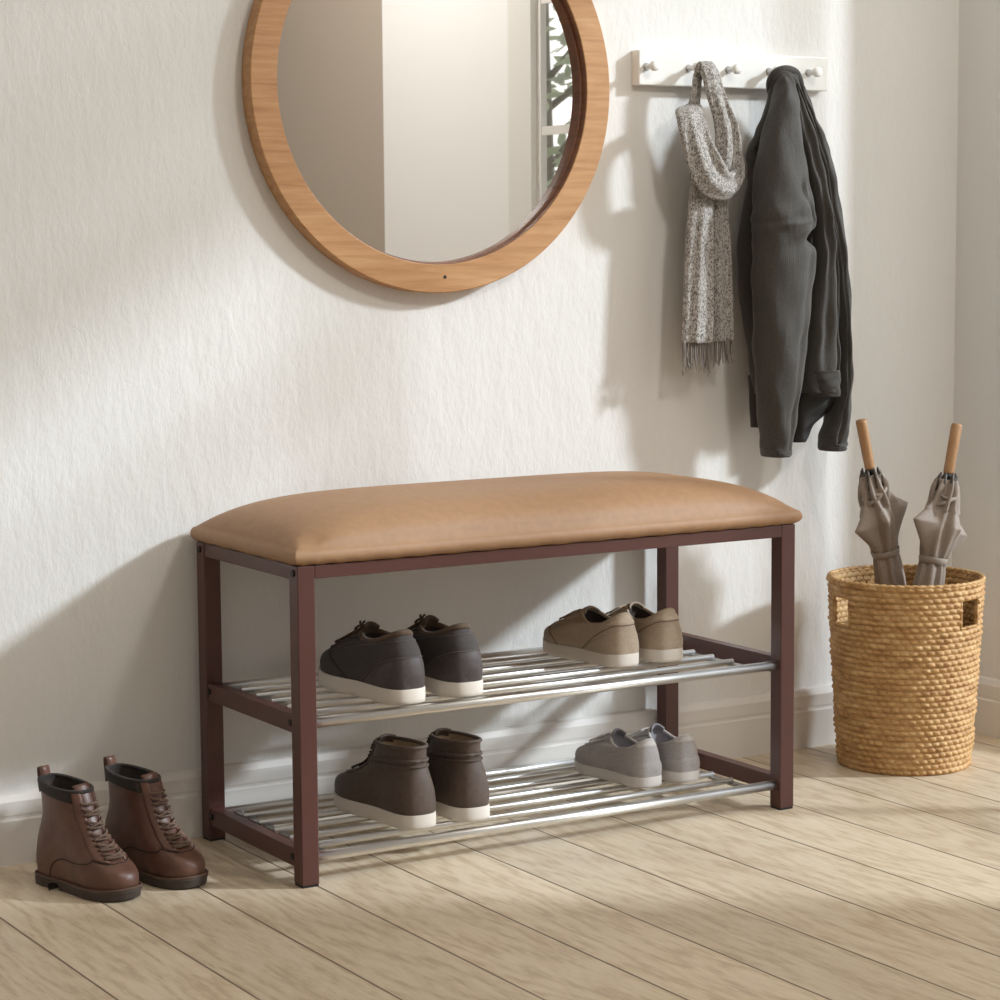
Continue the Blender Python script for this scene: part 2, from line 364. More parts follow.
def bolt(parent, x, y, z, ax):
    bm = bmesh.new()
    v = Vector(ax); tube(bm, [Vector((x, y, z)), Vector((x, y, z)) + v*0.0022], 0.0045, 14)
    obj('bolt', bm, M['black'], parent)
for yb in (0.012, BD - 0.012):
    bolt(bench, 0, yb, BH - 0.010, (-1, 0, 0)); bolt(bench, BW, yb, BH - 0.010, (1, 0, 0))
def shelf(zc):
    sh = bpy.data.objects.new('shelf', None); COL.objects.link(sh); sh.parent = bench
    for x in (0.002, BW - 0.0195):
        obj('shelf_side_rail', B(x, x + 0.0175, LW, BD - LW, zc - 0.013, zc + 0.011), M['brown'], sh, bevel=0.001)
    for y in (0.0124, BD - 0.0124):
        obj('chrome_tube', tube(bmesh.new(), [(LW - .001, y, zc), (BW - LW + .001, y, zc)], 0.0070, 18), M['chrome'], sh, smooth=True)
    for x in (0.040, 0.728):
        obj('support_bar', B(x, x + 0.012, 0.016, BD - 0.018, zc - 0.0045, zc + 0.0005), M['barmetal'], sh, bevel=0.0008)
    for k in range(5):
        y = 0.0124 + (BD - 0.0248) * (k + 1) / 6
        obj('chrome_rod', tube(bmesh.new(), [(0.036, y, zc + 0.002), (0.733, y, zc + 0.0025)], 0.0047, 16), M['chrome'], sh, smooth=True)
    for s, x in ((-1, 0.0015), (1, BW - 0.0015)):
        for y in (0.03, BD - 0.03): bolt(sh, x + (0.0005 if s < 0 else -0.0005), y, zc, (s, 0, 0))
shelf(0.2125); shelf(0.036)
SH1, SH2 = 0.2125 + 0.0075, 0.036 + 0.0075
# cushion
def cushion():
    bm = bmesh.new(); nx, ny = 72, 36
    x0, x1, y0, y1 = -0.003, BW + 0.004, -0.004, BD + 0.002
    def base(u, v, inset=0.0, cr=0.05):
        # square with soft corners
        uu = u * (1 - cr * 0.10 * v**8 ); vv = v * (1 - cr * 0.35 * u**8)
        x = (x0 + x1)/2 + uu * ((x1 - x0)/2 - inset); y = (y0 + y1)/2 + vv * ((y1 - y0)/2 - inset); return x, y
    def top(u, v):
        g = (1 - abs(u)**5.5) ** 0.62 * (1 - abs(v)**4) ** 0.5
        pk = 0.006 * math.exp(-((abs(u) - 0.93) / 0.04)**2) * math.exp(-((v + 0.93) / 0.06)**2)
        return 0.4395 + 0.0495 * g - pk
    def prm(i, n):
        s = -1 + 2*i/n; return math.copysign(1 - (1 - abs(s))**1.5, s)
    G = [[bm.verts.new((*base(prm(i, nx), prm(j, ny)), top(prm(i, nx), prm(j, ny)))) for i in range(nx + 1)] for j in range(ny + 1)]
    for j in range(ny):
        for i in range(nx): bm.faces.new((G[j][i], G[j][i+1], G[j+1][i+1], G[j+1][i]))
    loop = [(i, 0) for i in range(nx)] + [(nx, j) for j in range(ny)] + [(i, ny) for i in range(nx, 0, -1)] + [(0, j) for j in range(ny, 0, -1)]
    prev = [G[j][i] for i, j in loop]
    wr = random.Random(3)
    for off, z in ((-0.0028, 0.4380), (-0.0048, 0.4345), (-0.0056, 0.4305), (-0.0052, 0.4270), (-0.002, 0.4225), (0.004, 0.4192), (0.03, 0.4190)):
        cur = []
        for i, j in loop:
            u, v = prm(i, nx), prm(j, ny); x, y = base(u, v, off)
            cur.append(bm.verts.new((x, y, z + (0.0006 * math.sin(i * 1.7 + j) if 0.419 < z < 0.434 else 0))))
        n = len(cur)
        for k in range(n): bm.faces.new((prev[k], prev[(k+1) % n], cur[(k+1) % n], cur[k]))
        prev = cur
    bm.faces.new(prev)
    return obj('seat_cushion', bm, M['cushion'], bench, smooth=True)
cushion()

# ------------------------------------------------------------ shoes
FP = [(0, 0.0), (0.004, 0.24), (0.015, 0.42), (0.04, 0.57), (0.08, 0.68), (0.14, 0.745), (0.22, 0.76), (0.34, 0.76), (0.45, 0.80), (0.57, 0.91), (0.68, 0.99), (0.75, 1.0), (0.82, 0.96), (0.885, 0.86), (0.935, 0.70), (0.97, 0.50), (0.988, 0.33), (0.997, 0.16), (1, 0)]
NT = 56
ZS = [1.0]
def ring_pt(R, th, side, L):
    xh, xf, w, zh, zf, bl, dip = R
    t = (1 - math.cos(th)) / 2; s = math.sin(th)
    half = w * (bl * lerp_tab(FP, t) + (1 - bl) * abs(s) ** 0.85)
    y = math.copysign(half, s) + side * 0.035 * max(0, (xh + (xf-xh)*t) - 0.45)**1.3
    z = zh + (zf - zh) * t**1.3 - dip * abs(s)**2
    return Vector(((xh + (xf - xh) * t) * L, y * L, z * L * ZS[0]))
def make_shoe(kind, label, cat, loc, ang, side, group=None, L=0.2):
    K = SHOES[kind]; name = K['name']; ZS[0] = K.get('zs', 1.0)
    t = thing(name, label, cat, loc, ang, group)
    R = K['rings']
    def S(th, s, off=0.0):
        f = lambda a, b: catmull([ring_pt(r, a, side, L) for r in R], b)
        p = f(th, s)
        if off:
            e = 0.02
            du = f(th + e, s) - f(th - e, s); dv = f(th, min(s + e, len(R) - 1)) - f(th, s - e if s > e else s)
            n = dv.cross(du)
            if n.length > 1e-12:
                n.normalize(); c = Vector((p.x, 0, 0.1*L)); 
                if n.dot(p - c) < 0: n = -n
                p = p + n * off * L
        return p
    def patch(bm, s0, s1, ns, off=0.0):
        rr = [[S(2*PI*i/NT, s0 + (s1 - s0)*k/ns, off) for i in range(NT)] for k in range(ns + 1)]
        rings(bm, rr, False, False); return bm
    top = len(R) - 1
    cs = K.get('collar_s', top)
    up = obj('upper', patch(bmesh.new(), 0, cs, int(cs*5)), K['upper'], t, smooth=True)
    if cs < top:
        obj('upper_front', patch(bmesh.new(), cs, top, 4), K['upper'], t, smooth=True)
        bm = bmesh.new(); rings(bm, [[S(-(PI - .75) + 2*(PI - .75)*i/40, cs + (top - cs)*k/6, 0.014 if 0 < k and 0 < i < 40 else 0.0) for i in range(41)] for k in range(7)], closed=False)
        obj('collar', bm, K['collar'], t, smooth=True)
    # rolled collar edge
    rim = [S(2*PI*i/NT, top) for i in range(NT)]
    bm = tube(bmesh.new(), rim, K.get('rim', 0.013)*L, 8, True)
    obj('collar_edge', bm, K.get('rimmat', K['collar']), t, smooth=True)
    # lining
    cx = sum((p.x for p in rim)) / NT; cyy = sum((p.y for p in rim)) / NT
    rr = []
    for f_, dz in ((0.97, 0.0), (0.90, -0.06), (0.84, -0.15), (0.80, -0.22)):
        rr.append([Vector((cx + (p.x - cx)*f_, cyy + (p.y - cyy)*f_, max(0.13*L, p.z + dz*L))) for p in rim])
    bm = bmesh.new(); rings(bm, rr, False, True); obj('lining', bm, K['lining'], t, smooth=True)
    # sole
    r0 = R[0]; bm = bmesh.new(); st = K['sole_t']; so = K['sole_off']
    def so_ring(off, z, zt, lo=0.0, hi=1.0):
        q = []
        for i in range(NT):
            th = 2*PI*i/NT; p = ring_pt((r0[0]-off, r0[1]+off, r0[2]+off, 0, 0, 1, 0), th, side, L)
            tt = (1 - math.cos(th))/2
            p.z = (z + (K.get('spring', 0.035) * max(0, (tt-0.72)/0.28)**2) * zt) * L; q.append(p)
        return q
    rings(bm, [so_ring(so*0.3, 0.0, 1), so_ring(so*0.9, 0.008, 1), so_ring(so, 0.03, 1), so_ring(so, st - 0.012, 1), so_ring(so*0.8, st, 1), so_ring(-0.01, st, 1)] if not K.get('heel') else
              [so_ring(so*0.6, 0.050, 1), so_ring(so, 0.054, 1), so_ring(so, st-0.008, 1), so_ring(so*0.85, st, 1), so_ring(-0.01, st, 1)])
    sole = obj('sole', bm, K['sole'], t, smooth=True)
    sole.modifiers.new('es', 'EDGE_SPLIT').split_angle = math.radians(50)
    if K.get('heel'):
        bm = bmesh.new()
        def half_ring(z, o, x1, x0=None):
            q = []
            for i in range(NT):
                p = ring_pt((r0[0]-o, r0[1]+o, r0[2]+o, 0, 0, 1, 0), 2*PI*i/NT, side, L); p.x = min(p.x, x1*L)
                if x0 is not None: p.x = max(p.x, x0*L)
                p.z = z*L; q.append(p)
            return q
        rings(bm, [half_ring(0, so*.8, .28), half_ring(0.052, so, .28)]); obj('heel', bm, K['sole'], t)
        bm = bmesh.new()
        def fr(z, o, x0):
            q = []
            for i in range(NT):
                th = 2*PI*i/NT; p = ring_pt((r0[0]-o, r0[1]+o, r0[2]+o, 0, 0, 1, 0), th, side, L); tt = (1 - math.cos(th))/2
                p.x = max(p.x, x0*L); p.z = (z + 0.035*max(0, (tt-0.72)/0.28)**2)*L if z else max(0, 0.02*max(0, (tt-.72)/.28)**2)*L; q.append(p)
            return q
        rings(bm, [fr(0, so*.5, .36), fr(0.056, so*.9, .33)]); obj('tread', bm, K['sole'], t)
        bm = tube(bmesh.new(), [p + Vector((0, 0, 0.002*L)) for p in so_ring(so*0.75, st, 1)], 0.010*L, 6, True); obj('welt', bm, M['welt'], t, smooth=True)
    elif K.get('foxing'):
        pass
    # tongue
    tl = K['tongue']; bm = bmesh.new(); g = []
    for k in range(9):
        v = k/8; row = []
        for i in range(11):
            u = -1 + i/5; s = top - 1.6 + 1.6*min(1, v/0.6)
            p = S(PI + u*K['tw'], s, -0.012)
            if v > 0.6:
                e = (v - 0.6)/0.4; p = p + Vector((K.get('tlean', -0.03)*e*L, 0, tl*e*L*(1 - 0.35*u*u*e)))
            row.append(p)
        g.append(row)
    rings(bm, g, closed=False)
    to = obj('tongue', bm, K['tonguemat'], t, smooth=True, solid=0.018*L)
    # facing strips beside the laces
    if K.get('facing'):
        f0, f1 = K['facing']
        for sg in (-1, 1):
            bm = bmesh.new(); g = []
            for k in range(19):
                s = f0 + (top - 0.02 - f0)*k/18
                w0, w1 = 0.30, 0.30 + K['fw']*(1 - 0.0*k/18)
                row = [S(PI + sg*(w0 + (w1-w0)*i/6), s, 0.008 if 0 < i < 6 else 0.001) for i in range(7)]
                g.append(row)
            rings(bm, g, closed=False)
            obj('facing', bm, K['upper'], t, smooth=True, solid=0.006*L)
    # laces
    if K.get('laces'):
        ls0, ls1, nl, hw, lr = K['laces']; bm = bmesh.new()
        for k in range(nl):
            s = ls0 + (ls1 - ls0)*k/(nl - 1); s2 = s + (ls1-ls0)/(nl-1)*0.55
            tube(bm, [S(PI + hw*(-1 + i/5), s, 0.016 + 0.012*(1-abs(-1+i/5))) for i in range(11)], lr*L, 6)
            if k < nl - 1 or K.get('bow'):
                for sg in (-1, 1):
                    tube(bm, [S(PI + sg*hw*(-1 + i/5), s + (s2 - s)*i/10, 0.022 + 0.012*(1-abs(-1+i/5))) for i in range(11)], lr*L, 6)
        if K.get('bow'):
            bs_ = K.get('bows', 1)
            for sg in (-1, 1):
                p = S(PI + sg*0.05, ls1, 0.03)
                a = [p, p + Vector((0.03, sg*0.05, 0.03))*L*bs_, p + Vector((0.06, sg*0.09, -0.01))*L*bs_, p + Vector((0.05, sg*0.05, -0.02))*L*bs_, p]
                tube(bm, [catmull(a, i/5) for i in range(20)], lr*L, 6)
                a = [p, p + Vector((0.03, sg*0.03, 0.05))*L*bs_, p + Vector((0.0, sg*0.05, 0.09))*L*bs_]
                tube(bm, [catmull(a, i/5) for i in range(10)], lr*L, 6)
        obj('lace', bm, K['lacemat'], t, smooth=True)
    # stitched seams
    for (pts, mat, rad, nm) in K.get('seams', []):
        def path(sg):
            PP = [Vector((sg*a, b, 0)) for a, b in pts]
            return [S(q.x, q.y, 0.003) for q in [catmull(PP, (len(PP)-1)*i/28) for i in range(29)]]
        if pts[0][0] == 0.0: obj(nm, tube(bmesh.new(), path(-1)[::-1] + path(1)[1:], rad*L, 6), mat, t, smooth=True)
        else:
            for sg in (-1, 1): obj(nm, tube(bmesh.new(), path(sg), rad*L, 6), mat, t, smooth=True)
    # heel panel
    if K.get('heelpanel'):
        hm, s0, s1, wd = K['heelpanel']; bm = bmesh.new(); g = []
        for k in range(9):
            s = s0 + (s1-s0)*k/8
            ww = wd * (1 - 0.0*k)
            g.append([S(-ww + 2*ww*i/20, s - (0.5*(abs(-1+i/10))**2 if K.get('hp_curve') else 0)*(1 if k else 0)*0 , 0.007 if (0 < i < 20 and 0 < k < 8) else 0.0) for i in range(21)])
        rings(bm, g, closed=False); obj('heel_panel', bm, hm, t, smooth=True)
    if K.get('counter'):
        hm, T = K['counter']; bm = bmesh.new(); g = []
        wd = T[-1][0]
        for i in range(33):
            th = -wd + 2*wd*i/32; se = max(0.06, lerp_tab(T, abs(th)))
            g.append([S(th, se*k/7, 0.006 if (0 < i < 32 and k < 7) else 0.0) for k in range(8)])
        rings(bm, g, closed=False); obj('heel_counter', bm, hm, t, smooth=True)
    if K.get('pull'):
        pz = K['pull']; p = S(0.0, top)
        bm = bmesh.new(); w = 0.045*L
        a = [p + Vector((0.012*L, 0, -0.10*L)), p + Vector((0.004*L, 0, 0.02*L)), p + Vector((-0.004*L, 0, pz*L)), p + Vector((-0.020*L, 0, (pz+0.012)*L)), p + Vector((-0.034*L, 0, pz*L)), p + Vector((-0.030*L, 0, 0.0)), p + Vector((-0.016*L, 0, -0.12*L))]
        pts = [catmull(a, i/4) for i in range(25)]
        rings(bm, [[q + Vector((0, -w, 0)), q + Vector((0, w, 0))] for q in pts], closed=False)
        obj('pull_tab', bm, K['pullmat'], t, smooth=True, solid=0.010*L)
    return t
SHOES = {}
# ring = (x heel, x front, half width, z heel, z front, foot-profile blend, side dip)
SHOES['low_dark'] = dict(zs=0.92, name='sneaker', upper=M['s1'], collar=M['s1c'], rimmat=M['s1c'], lining=M['lin_d'], sole=M['solew'], sole_t=0.098, sole_off=0.016, tongue=0.07, tw=0.5, tonguemat=M['s1c'], rim=0.022,
    rings=[(0.0, 1.0, .178, .085, .105, 1, 0), (-.008, 1.0, .186, .17, .175, 1, 0), (0.0, .975, .18, .26, .225, .9, 0), (.015, .90, .172, .34, .265, .75, 0.0), (.045, .78, .155, .40, .315, .55, .0), (.075, .66, .132, .445, .375, .35, .02), (.10, .55, .108, .48, .43, .15, .065)],
    laces=(3.7, 5.5, 5, .5, .008), lacemat=M['s1c'], bow=True, bows=.55, facing=(3.2, 6), fw=0.5,
    counter=(M['s1b'], [(0, 2.7), (0.5, 2.6), (1.0, 1.8), (1.4, 0.1)]),
    seams=[([(0.0, 2.72), (0.5, 2.62), (1.0, 1.82), (1.4, 0.15)], M['seam_l'], .003, 'seam'), ([(0.0, 4.6), (0.7, 4.4), (1.3, 4.1), (1.9, 3.4)], M['seam_l'], .0025, 'seam'), ([(PI-1.5, .1), (PI-1.2, 1.5), (PI-.8, 3.0), (PI-.4, 3.4)], M['seam_d'], .003, 'seam')])
SHOES['low_taupe'] = dict(zs=0.95, name='sneaker', upper=M['s2'], collar=M['s2b'], rimmat=M['s2b'], lining=M['lin_d'], sole=M['solew'], sole_t=0.10, sole_off=0.012, tongue=0.03, tw=0.6, tonguemat=M['s2'], rim=0.014,
    rings=[(0.0, 1.0, .198, .085, .10, 1, 0), (-.006, 1.0, .208, .15, .16, 1, 0), (0.0, .98, .198, .22, .205, .9, 0), (.008, .90, .186, .285, .24, .75, 0.0), (.02, .78, .168, .34, .285, .55, .0), (.035, .66, .146, .385, .345, .35, .04), (.055, .55, .122, .425, .405, .15, .105)],
    counter=(M['s2'], [(0, 3.0), (0.5, 2.9), (1.0, 2.0), (1.4, 0.1)]), heelpanel=(M['s2b'], 4.0, 5.98, 0.75),
    laces=(3.7, 5.2, 4, .42, .006), lacemat=M['s2b'], facing=(3.2, 6), fw=0.5,
    seams=[([(0.0, 3.9), (0.5, 3.75), (1.0, 2.4), (1.4, 0.15)], M['seam_t'], .003, 'seam'), ([(PI-1.25, .1), (PI-1.0, 1.6), (PI-.6, 2.8), (PI, 3.2)], M['seam_t'], .003, 'toe_seam')])
SHOES['low_grey'] = dict(SHOES['low_taupe'], upper=M['s4'], collar=M['s4b'], rimmat=M['s4b'], lining=M['lin_g'], sole=M['soleg'], sole_t=0.092, tonguemat=M['lin_g'], tongue=0.05,
    counter=(M['s4'], [(0, 2.2), (0.5, 2.1), (1.0, 1.4), (1.3, 0.1)]), heelpanel=(M['s4b'], 4.6, 5.98, 0.7), lacemat=M['s4b'],
    seams=[([(0.0, 4.5), (0.5, 4.4), (1.0, 3.4), (1.5, 2.4)], M['seam_w'], .0025, 'seam')])
SHOES['mid_brown'] = dict(zs=0.87, name='high_top_sneaker', upper=M['s3'], collar=M['s3'], rimmat=M['s3'], lining=M['lin_t'], sole=M['solew'], sole_t=0.098, sole_off=0.012, tongue=0.035, tw=0.55, tonguemat=M['s3'], rim=0.013,
    rings=[(0.0, 1.0, .190, .085, .10, 1, 0), (-.008, 1.0, .204, .18, .185, 1, 0), (0.0, .975, .196, .29, .25, .9, 0), (.012, .88, .172, .37, .29, .75, 0.0), (.03, .74, .152, .44, .34, .5, .0), (.045, .62, .135, .50, .42, .3, .0), (.045, .56, .128, .57, .53, .2, .0), (.04, .53, .125, .635, .615, .1, .01)],
    laces=(3.5, 6.6, 6, .45, .008), lacemat=M['lin_d'], facing=(3.0, 7), fw=0.5,
    seams=[([(0.0, 5.4), (0.7, 5.4), (1.4, 5.4), (2.2, 5.4)], M['s3'], .014, 'padding_roll'), ([(0.0, 4.7), (0.7, 4.75), (1.4, 4.9), (2.2, 5.1)], M['s3'], .010, 'padding_roll')])
SHOES['boot'] = dict(zs=1.03, name='lace_up_boot', upper=M['boot'], collar=M['bootcollar'], rimmat=M['bootcollar'], lining=M['lin_d'], sole=M['bootsole'], sole_t=0.078, sole_off=0.024, heel=True, tongue=0.06, tw=0.55, tonguemat=M['boot'], rim=0.016, collar_s=6.65, spring=0.02,
    rings=[(0.0, 1.0, .185, .08, .085, 1, 0), (-.010, 1.0, .194, .20, .155, 1, 0), (0.0, .965, .186, .31, .212, .92, 0), (.018, .875, .174, .40, .262, .8, 0.0), (.04, .765, .156, .48, .335, .58, .0), (.05, .66, .142, .56, .44, .3, .0), (.045, .585, .140, .66, .575, .2, .0), (.035, .545, .144, .74, .69, .1, .0), (.03, .52, .146, .80, .75, .1, .01)],
    laces=(3.3, 6.7, 6, .42, .0095), lacemat=M['bootlace'], facing=(3.0, 8), fw=0.45, pull=0.06, pullmat=M['boot'],
    seams=[([(PI-.80, 3.0), (PI-1.05, 2.3), (PI-1.4, 1.8), (1.35, 1.6), (1.1, .9), (1.0, .1)], M['seam_d'], .004, 'seam'), ([(PI-.02, 3.0), (PI-.4, 2.9), (PI-.80, 3.0)], M['seam_d'], .004, 'seam')])
UPA = PI/2
for args in (
    ('low_dark', 'left shoe of the charcoal brown-collared pair on the upper shelf', (0.174, 0.016, SH1), UPA + 0.03, 1, 0.211),
    ('low_dark', 'right shoe of the charcoal pair with brown collar, on the upper shelf', (0.264, 0.018, SH1), UPA + 0.00, -1, 0.211),
    ('low_taupe', 'left shoe of the taupe low canvas pair on the upper shelf', (0.569, 0.088, SH1), UPA + 0.03, 1, 0.186),
    ('low_taupe', 'right shoe of the taupe low canvas pair at the upper shelf end', (0.645, 0.086, SH1), UPA + 0.02, -1, 0.186),
    ('low_grey', 'left shoe of the pale grey low pair on the bottom shelf', (0.598, 0.070, SH2), UPA + 0.03, 1, 0.168),
    ('low_grey', 'right shoe of the pale grey low pair at the bottom shelf end', (0.664, 0.068, SH2), UPA + 0.02, -1, 0.168),
    ('mid_brown', 'left shoe of the dark brown high-top pair on the bottom shelf', (0.202, 0.038, SH2), UPA + 0.05, 1, 0.198),
    ('mid_brown', 'right shoe of the dark brown high-top pair on the bottom shelf', (0.285, 0.036, SH2), UPA + 0.02, -1, 0.196)):
    k, lab, loc, ang, sd_, L_ = args
    make_shoe(k, lab, 'shoe', loc, ang, sd_, 'shoes on the bench shelves', L_)
BA = math.atan2(-0.165, 0.055)
make_shoe('boot', 'brown leather lace-up boot on the floor, farther left of the pair', 'boot', (-0.262, 0.228, 0), BA, 1, 'brown boots on the floor', 0.168)
make_shoe('boot', 'brown leather lace-up boot on the floor, nearer the bench leg', 'boot', (-0.167, 0.236, 0), BA + 0.04, -1, 'brown boots on the floor', 0.168)

# ------------------------------------------------------------ mirror
MX, MZ, MR, MRI = 0.3876, 1.050, 0.2965, 0.2547
mir = thing('round_mirror', 'round wall mirror in a wide pale oak frame above the bench', 'mirror', (MX, YW, MZ))
bm = bmesh.new(); n = 160
prof = [(MR - .001, 0.0), (MR, -.002), (MR, -.0275), (MR - .0015, -.029), (MRI + .0015, -.029), (MRI + .0005, -.0275), (MRI + .0005, -.003)]
RR = [[(r*math.cos(2*PI*i/n), y, r*math.sin(2*PI*i/n)) for r, y in prof] for i in range(n)]
V = [[bm.verts.new(p) for p in r] for r in RR]
for i in range(n):
    for j in range(len(prof)):
        a, b = V[i], V[(i+1) % n]; bm.faces.new((a[j], a[(j+1) % len(prof)], b[(j+1) % len(prof)], b[j]))
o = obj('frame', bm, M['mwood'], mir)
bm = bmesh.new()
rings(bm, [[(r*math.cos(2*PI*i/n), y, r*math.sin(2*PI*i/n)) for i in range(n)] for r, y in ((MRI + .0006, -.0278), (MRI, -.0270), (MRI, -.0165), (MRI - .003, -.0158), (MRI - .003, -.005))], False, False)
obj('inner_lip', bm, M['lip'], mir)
bm = bmesh.new(); bmesh.ops.create_cone(bm, cap_ends=True, segments=n, radius1=MRI + .002, radius2=MRI + .002, depth=0.004, matrix=Matrix.Translation((0, -0.0065, 0)) @ Matrix.Rotation(PI/2, 4, 'X'))
obj('mirror_glass', bm, M['glass_mirror'], mir)
bm = tube(bmesh.new(), [(0.008, -0.0294, -0.2735), (0.008, -0.0282, -0.2735)], 0.0026, 12); obj('screw', bm, M['black'], mir)

# ------------------------------------------------------------ coat rack
rack = thing('coat_rack', 'white wooden wall rack with five small knobs', 'coat rack', (0.743, YW, 1.061))
obj('board', B(0, 0.365, -0.020, 0, 0, 0.053), M['rackwhite'], rack, bevel=0.002)
for kx in (0.0135, 0.0925, 0.168, 0.247, 0.3255):
    kn = bpy.data.objects.new('knob', None); COL.objects.link(kn); kn.parent = rack; kn.location = (kx, -0.020, 0.0275)
    bm = bmesh.new(); tube(bm, [(0, 0, 0), (0, -.003, 0), (0, -.010, 0), (0, -.019, 0)], [.0062, .0050, .0042, .0050], 16); obj('stem', bm, M['knobmetal'], kn, smooth=True)
    bm = bmesh.new(); tube(bm, [(0, -.017, 0), (0, -.019, 0), (0, -.025, 0), (0, -.027, 0)], [.0062, .0078, .0078, .0055], 20); obj('knob_cap', bm, M['rackwhite'], kn, smooth=True)

# ------------------------------------------------------------ scarf
def ribbon(bm, pts, T=0.008, nu=16, step=6):
    """pts: (position, half width, side vector, fold amplitude)"""
    k = len(pts) - 1; Pv = [Vector(p[0]) for p in pts]; Wv = [p[1] for p in pts]; Sv = [Vector(p[2]) for p in pts]; Fv = [p[3] for p in pts]
    R = []
    for i in range(k*step + 1):
        t = i/step; p = catmull(Pv, t); w = catmull(Wv, t); s = catmull(Sv, t).normalized(); fo = catmull(Fv, t)
        d = catmull(Pv, min(t + .05, k)) - catmull(Pv, max(t - .05, 0)); d.normalize()
        s = (s - d*s.dot(d)).normalized(); nn = d.cross(s)
        q = []
        def fold(u): return fo * (math.cos(u*5.2 + t*.25) + .35*math.cos(u*11 + t*.9))
        for j in range(nu): 
            u = -1 + 2*j/(nu - 1); q.append(p + s*w*u + nn*(T*(max(0, 1 - u**4))**.5 + fold(u)))
        for j in range(nu - 2, 0, -1):
            u = -1 + 2*j/(nu - 1); q.append(p + s*w*u + nn*(-T*(max(0, 1 - u**4))**.5 + fold(u)))
        R.append(q)
    rings(bm, R)
X = Vector((1, 0, 0))
sc = thing('scarf', 'grey marled knitted scarf with fringe, looped on the second knob', 'scarf', (0.8355, YW - 0.02, 1.09))
off = Vector((-0.8355, -(YW - 0.02), -1.09))
bm = bmesh.new()
def sp(px, py, y): return at(px, py, y) + off
# strap behind, left side of the loop
ribbon(bm, [(sp(704, 67, .282), .010, X, .0005), (sp(698, 76, .287), .009, X, .0005), (sp(696.5, 90, .287), .0085, X, .0005), (sp(694, 110, .288), .012, X, .001), (sp(697, 150, .292), .018, X, .001), (sp(702, 190, .292), .02, X, .001)], .003)
# right band from peg down into the wrap
ribbon(bm, [(sp(700, 72, .284), .011, X, .000), (sp(705, 65, .276), .014, X, .0006), (sp(711, 76, .270), .0165, (1, 0, -.2), .001), (sp(715, 92, .266), .0165, (1, 0, -.3), .0015), (sp(721, 110, .264), .017, (1, 0, -.35), .0025), (sp(727, 130, .262), .021, (1, 0, -.2), .0035), (sp(729, 150, .262), .023, (1, 0, -.0), .004), (sp(728, 168, .264), .022, (1, 0, .2), .003), (sp(722, 184, .27), .018, (1, 0, .3), .002)], .006)
# broad wrap sweeping from the left over the front
ribbon(bm, [(sp(694, 108, .290), .014, (1, 0, .1), .000), (sp(689, 113, .268), .021, (1, 0, .1), .001), (sp(692, 124, .254), .025, (1, 0, .15), .002), (sp(696, 140, .248), .026, (1, 0, .25), .003), (sp(703, 160, .243), .029, (1, 0, .45), .004), (sp(713, 178, .242), .030, (.75, 0, .75), .004), (sp(726, 186, .247), .022, (.3, 0, 1), .002), (sp(735, 180, .256), .017, (-.5, 0, .9), .002), (sp(739, 168, .266), .010, (-1, 0, .35), .001), (sp(737, 152, .272), .006, (-1, 0, .2), .000)], .007)
# hanging tail, two folds
ribbon(bm, [(sp(703, 175, .268), .020, X, .001), (sp(701, 205, .268), .022, X, .002), (sp(699, 250, .268), .025, X, .003), (sp(698, 300, .268), .027, X, .003), (sp(697, 343, .268), .028, X, .003)], .008)
ribbon(bm, [(sp(716, 180, .280), .018, X, .001), (sp(717, 210, .280), .020, X, .003), (sp(718, 250, .280), .022, X, .004), (sp(719, 300, .280), .024, X, .004), (sp(720, 341, .280), .024, X, .004)], .006)
obj('body', bm, M['knit'], sc, smooth=True)
bm = bmesh.new(); rf = random.Random(5)
for (x0, x1, yb, y0) in ((682, 709, .268, 343), (706, 733, .280, 340)):
    for k in range(26):
        x = x0 + (x1 - x0)*k/25 + rf.uniform(-.4, .4); Ln = rf.uniform(22, 34) if x < 712 else rf.uniform(20, 32)*(1 - .3*(x-712)/21)
        a = [sp(x, y0 - 3, yb + rf.uniform(-.004, .004)), sp(x + rf.uniform(-1, 1), y0 + Ln*.5, yb + rf.uniform(-.006, .006)), sp(x + rf.uniform(-2, 2), y0 + Ln, yb + rf.uniform(-.008, .008))]
        tube(bm, [catmull(a, i/3) for i in range(7)], [.0013, .0011, .0011, .0012, .0010, .0012, .0006], 5)
obj('fringe', bm, M['fringe'], sc, smooth=True)

